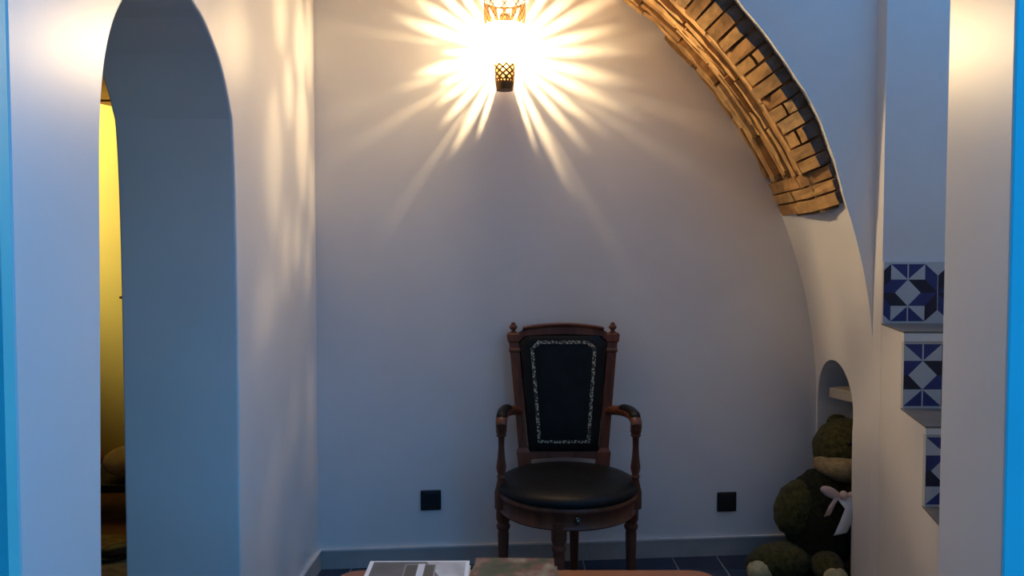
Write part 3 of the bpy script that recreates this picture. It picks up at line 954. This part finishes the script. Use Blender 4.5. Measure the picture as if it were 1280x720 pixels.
def cover_photo():
    """black and white picture with white margin, as printed on the magazine"""
    m = bpy.data.materials.new('photo_cover'); m.use_nodes = True
    nt = m.node_tree; b = nt.nodes['Principled BSDF']; b.inputs['Roughness'].default_value = 0.35
    tc = nt.nodes.new('ShaderNodeTexCoord'); sp = nt.nodes.new('ShaderNodeSeparateXYZ')
    nt.links.new(tc.outputs['Object'], sp.inputs[0])
    def mth(op, a, b_=None, clamp=False):
        nd = nt.nodes.new('ShaderNodeMath'); nd.operation = op; nd.use_clamp = clamp
        for i, s in enumerate((a, b_)):
            if s is None: continue
            if isinstance(s, (int, float)): nd.inputs[i].default_value = s
            else: nt.links.new(s, nd.inputs[i])
        return nd.outputs[0]
    X, Y = sp.outputs[0], sp.outputs[1]
    def rect(cx, cy, hx, hy):
        return mth('MULTIPLY', mth('LESS_THAN', mth('ABSOLUTE', mth('SUBTRACT', X, cx)), hx), mth('LESS_THAN', mth('ABSOLUTE', mth('SUBTRACT', Y, cy)), hy))
    def mix(f, a, c):
        mx = nt.nodes.new('ShaderNodeMix'); mx.data_type = 'RGBA'
        nt.links.new(f, mx.inputs[0])
        if isinstance(a, tuple): mx.inputs[6].default_value = a
        else: nt.links.new(a, mx.inputs[6])
        mx.inputs[7].default_value = c
        return mx.outputs[2]
    nz = nt.nodes.new('ShaderNodeTexNoise'); nz.inputs['Scale'].default_value = 14
    nt.links.new(tc.outputs['Object'], nz.inputs['Vector'])
    g = lambda x: (x, x, x, 1)
    c = mix(nz.outputs['Fac'], g(0.02), g(0.16))
    diag = mth('GREATER_THAN', mth('ADD', mth('MULTIPLY', X, 1.2), mth('MULTIPLY', Y, 0.5)), 0.089)
    c = mix(mth('MULTIPLY', diag, nz.outputs['Fac']), c, g(0.75))
    c = mix(rect(0.004, 0.085, 0.036, 0.040), c, g(0.26)); c = mix(rect(0.004, 0.083, 0.033, 0.038), c, g(0.05))
    c = mix(rect(0.006, 0.088, 0.008, 0.040), c, g(0.60))
    inside = rect(0, 0, 0.1075, 0.140)
    mx = nt.nodes.new('ShaderNodeMix'); mx.data_type = 'RGBA'
    nt.links.new(inside, mx.inputs[0]); mx.inputs[6].default_value = g(0.72); nt.links.new(c, mx.inputs[7])
    nt.links.new(mx.outputs[2], b.inputs['Base Color'])
    MATS['photo_cover'] = m
cover_photo()
def cover_colour():
    m = bpy.data.materials.new('picture_cover'); m.use_nodes = True
    nt = m.node_tree; b = nt.nodes['Principled BSDF']; b.inputs['Roughness'].default_value = 0.3
    tc = nt.nodes.new('ShaderNodeTexCoord'); mp = nt.nodes.new('ShaderNodeMapping'); mp.inputs['Scale'].default_value = (1, 0.8, 1)
    nt.links.new(tc.outputs['Object'], mp.inputs[0])
    n = nt.nodes.new('ShaderNodeTexNoise'); n.inputs['Scale'].default_value = 22; n.inputs['Detail'].default_value = 5
    nt.links.new(mp.outputs[0], n.inputs['Vector'])
    r = nt.nodes.new('ShaderNodeValToRGB')
    e_ = r.color_ramp.elements
    e_[0].position = 0.32; e_[0].color = (0.02, 0.025, 0.015, 1)
    e_[1].position = 0.72; e_[1].color = (0.26, 0.24, 0.14, 1)
    x = e_.new(0.46); x.color = (0.05, 0.065, 0.028, 1)
    x = e_.new(0.56); x.color = (0.17, 0.06, 0.05, 1)
    nt.links.new(n.outputs['Fac'], r.inputs[0]); nt.links.new(r.outputs[0], b.inputs['Base Color'])
    MATS['picture_cover'] = m
cover_colour()

def book(name, w, d, h, cover, loc, rz, lab, cat, parts=('cover', 'pages'), top=None, edge=0.0):
    e_ = empty(name, loc, rz, lab, cat)
    hw, hd = w / 2, d / 2
    t = 0.0012
    box('page_block', (-hw + .003, -hd + .003, t), (hw - .003, hd - .003, h - t), 'page_edge', e_)
    box('back_cover', (-hw, -hd, 0), (hw, hd, t), cover, e_)
    box('front_cover', (-hw, -hd, h - t), (hw, hd, h), top or cover, e_)
    box('spine', (-hw - t, -hd, 0), (-hw, hd, h), cover, e_)
    return e_
MX, MY = -0.214, 1.722
book('hardback_book', 0.235, 0.30, 0.026, 'cover_dark', (MX - .004, MY - .012, TZ), 0.03, 'dark thick book at the bottom of the left stack on the table', 'book')
book('magazine', 0.22, 0.285, 0.011, 'paper', (MX + .004, MY - .004, TZ + .026), -0.02, 'pale magazine in the middle of the left stack on the table', 'magazine')
book('magazine', 0.232, 0.292, 0.012, 'paper', (MX, MY - 0.012, TZ + .037), 0.012, 'magazine with black and white photo cover topping the left stack', 'magazine', top='photo_cover')
book('hardback_book', 0.20, 0.26, 0.026, 'cover_green', (0.004, 1.755, TZ), -0.03, 'dark green thick book under the picture paperback on the table', 'book')
book('paperback_book', 0.185, 0.120, 0.020, 'cover_green', (0.006, 1.822, TZ + .026), -0.02, 'small glossy paperback with green and pink cover on the table', 'book', top='picture_cover')

# ------------------------------------------------------------------ plush bear sitting at the niche
bear = empty('plush_bear', (1.20, 3.04, 0), 0, 'olive brown plush bear with a pale bow sitting at the niche', 'plush toy')
def L(p): return (p[0] - 1.20, p[1] - 3.04, p[2])
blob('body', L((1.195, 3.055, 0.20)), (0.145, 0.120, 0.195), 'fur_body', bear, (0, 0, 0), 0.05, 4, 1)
hd_ = blob('head', L((1.293, 3.068, 0.470)), (0.124, 0.115, 0.118), 'fur_dark', bear, (0, 0, 0), 0.035, 5, 2)
mz = blob('muzzle', L((1.280, 3.040, 0.418)), (0.118, 0.112, 0.064), 'fur_tan', hd_, (0, 0, 0), 0.03, 4, 3)
blob('nose', L((1.330, 2.940, 0.45)), (0.022, 0.014, 0.015), 'glass_eye', mz, subdiv=3)
for ex in (1.265, 1.345):
    blob('eye', L((ex, 2.965, 0.515)), (0.011, 0.008, 0.011), 'glass_eye', hd_, subdiv=3)
for ex, ey in ((1.275, 3.11), (1.375, 3.10)):
    blob('ear', L((ex, ey, 0.556)), (0.045, 0.022, 0.042), 'fur_dark', hd_, fuzz=0.05, subdiv=3, seed=4)
blob('arm', L((1.085, 3.030, 0.255)), (0.075, 0.075, 0.108), 'fur_dark', bear, (R(-8), R(24), 0), 0.05, 4, 6)
blob('arm', L((1.330, 3.000, 0.250)), (0.065, 0.070, 0.120), 'fur_dark', bear, (R(-8), R(-18), 0), 0.05, 4, 7)
lg = blob('leg', L((1.020, 2.995, 0.062)), (0.150, 0.085, 0.064), 'fur_dark', bear, (0, 0, R(22)), 0.05, 4, 8)
blob('foot_pad', L((0.925, 2.935, 0.046)), (0.055, 0.045, 0.044), 'fur_cream', lg, (0, 0, R(30)), 0.04, 3, 9)
lg = blob('leg', L((1.180, 2.960, 0.058)), (0.056, 0.115, 0.058), 'fur_dark', bear, (0, 0, R(-4)), 0.05, 4, 10)
blob('foot_pad', L((1.176, 2.862, 0.045)), (0.045, 0.028, 0.042), 'fur_cream', lg, (0, 0, 0), 0.04, 3, 11)
# bow under the chin with hanging tails
bow = empty('bow', L((1.217, 2.925, 0.318)), 0); bow.parent = bear
bow['label'] = 'pale pink and white ribbon bow'
def ribbon(name, pts, w, m, axis=(1, 0, 0)):
    v = []; ax = Vector(axis)
    for i, p in enumerate(pts):
        v.append(Vector(p) - ax * w / 2); v.append(Vector(p) + ax * w / 2)
    f = [(2 * i, 2 * i + 1, 2 * i + 3, 2 * i + 2) for i in range(len(pts) - 1)]
    o = mesh_obj(name, v, f, m, bow, smooth=True)
    md = o.modifiers.new('cloth', 'SOLIDIFY'); md.thickness = 0.002
    return o
blob('knot', (0.0, -0.022, 0.02), (0.016, 0.014, 0.018), 'ribbon_pink', bow, subdiv=3)
blob('loop', (-0.047, -0.018, 0.030), (0.040, 0.012, 0.019), 'ribbon_pink', bow, (0, R(25), 0), 0.08, 3, 3)
blob('loop', (0.050, -0.018, 0.022), (0.045, 0.012, 0.018), 'ribbon_pink', bow, (0, R(-12), 0), 0.08, 3, 5)
ribbon('ribbon_tail', [(-0.02, -0.024, 0.02), (-0.045, -0.030, -0.015), (-0.062, -0.028, -0.055)], 0.026, 'ribbon_pink', (0.9, 0, 0.3))
ribbon('ribbon_tail', [(-0.002, -0.024, 0.015), (0.024, -0.036, -0.020), (0.008, -0.036, -0.065), (-0.008, -0.032, -0.110), (-0.014, -0.030, -0.122)], 0.050, 'ribbon_white', (0.95, 0, 0.2))
# plank shelf inside the niche
sh = empty('niche_shelf', (1.40, 3.08, 0.66), R(20), 'pale plank shelf inside the low niche above the bear', 'shelf')
box('plank', (-0.125, -0.06, 0.0), (0.30, 0.10, 0.040), 'shelf_white', sh, 0.003)
box('bracket', (-0.10, -0.04, -0.035), (0.28, -0.02, 0.0), 'shelf_under', sh)
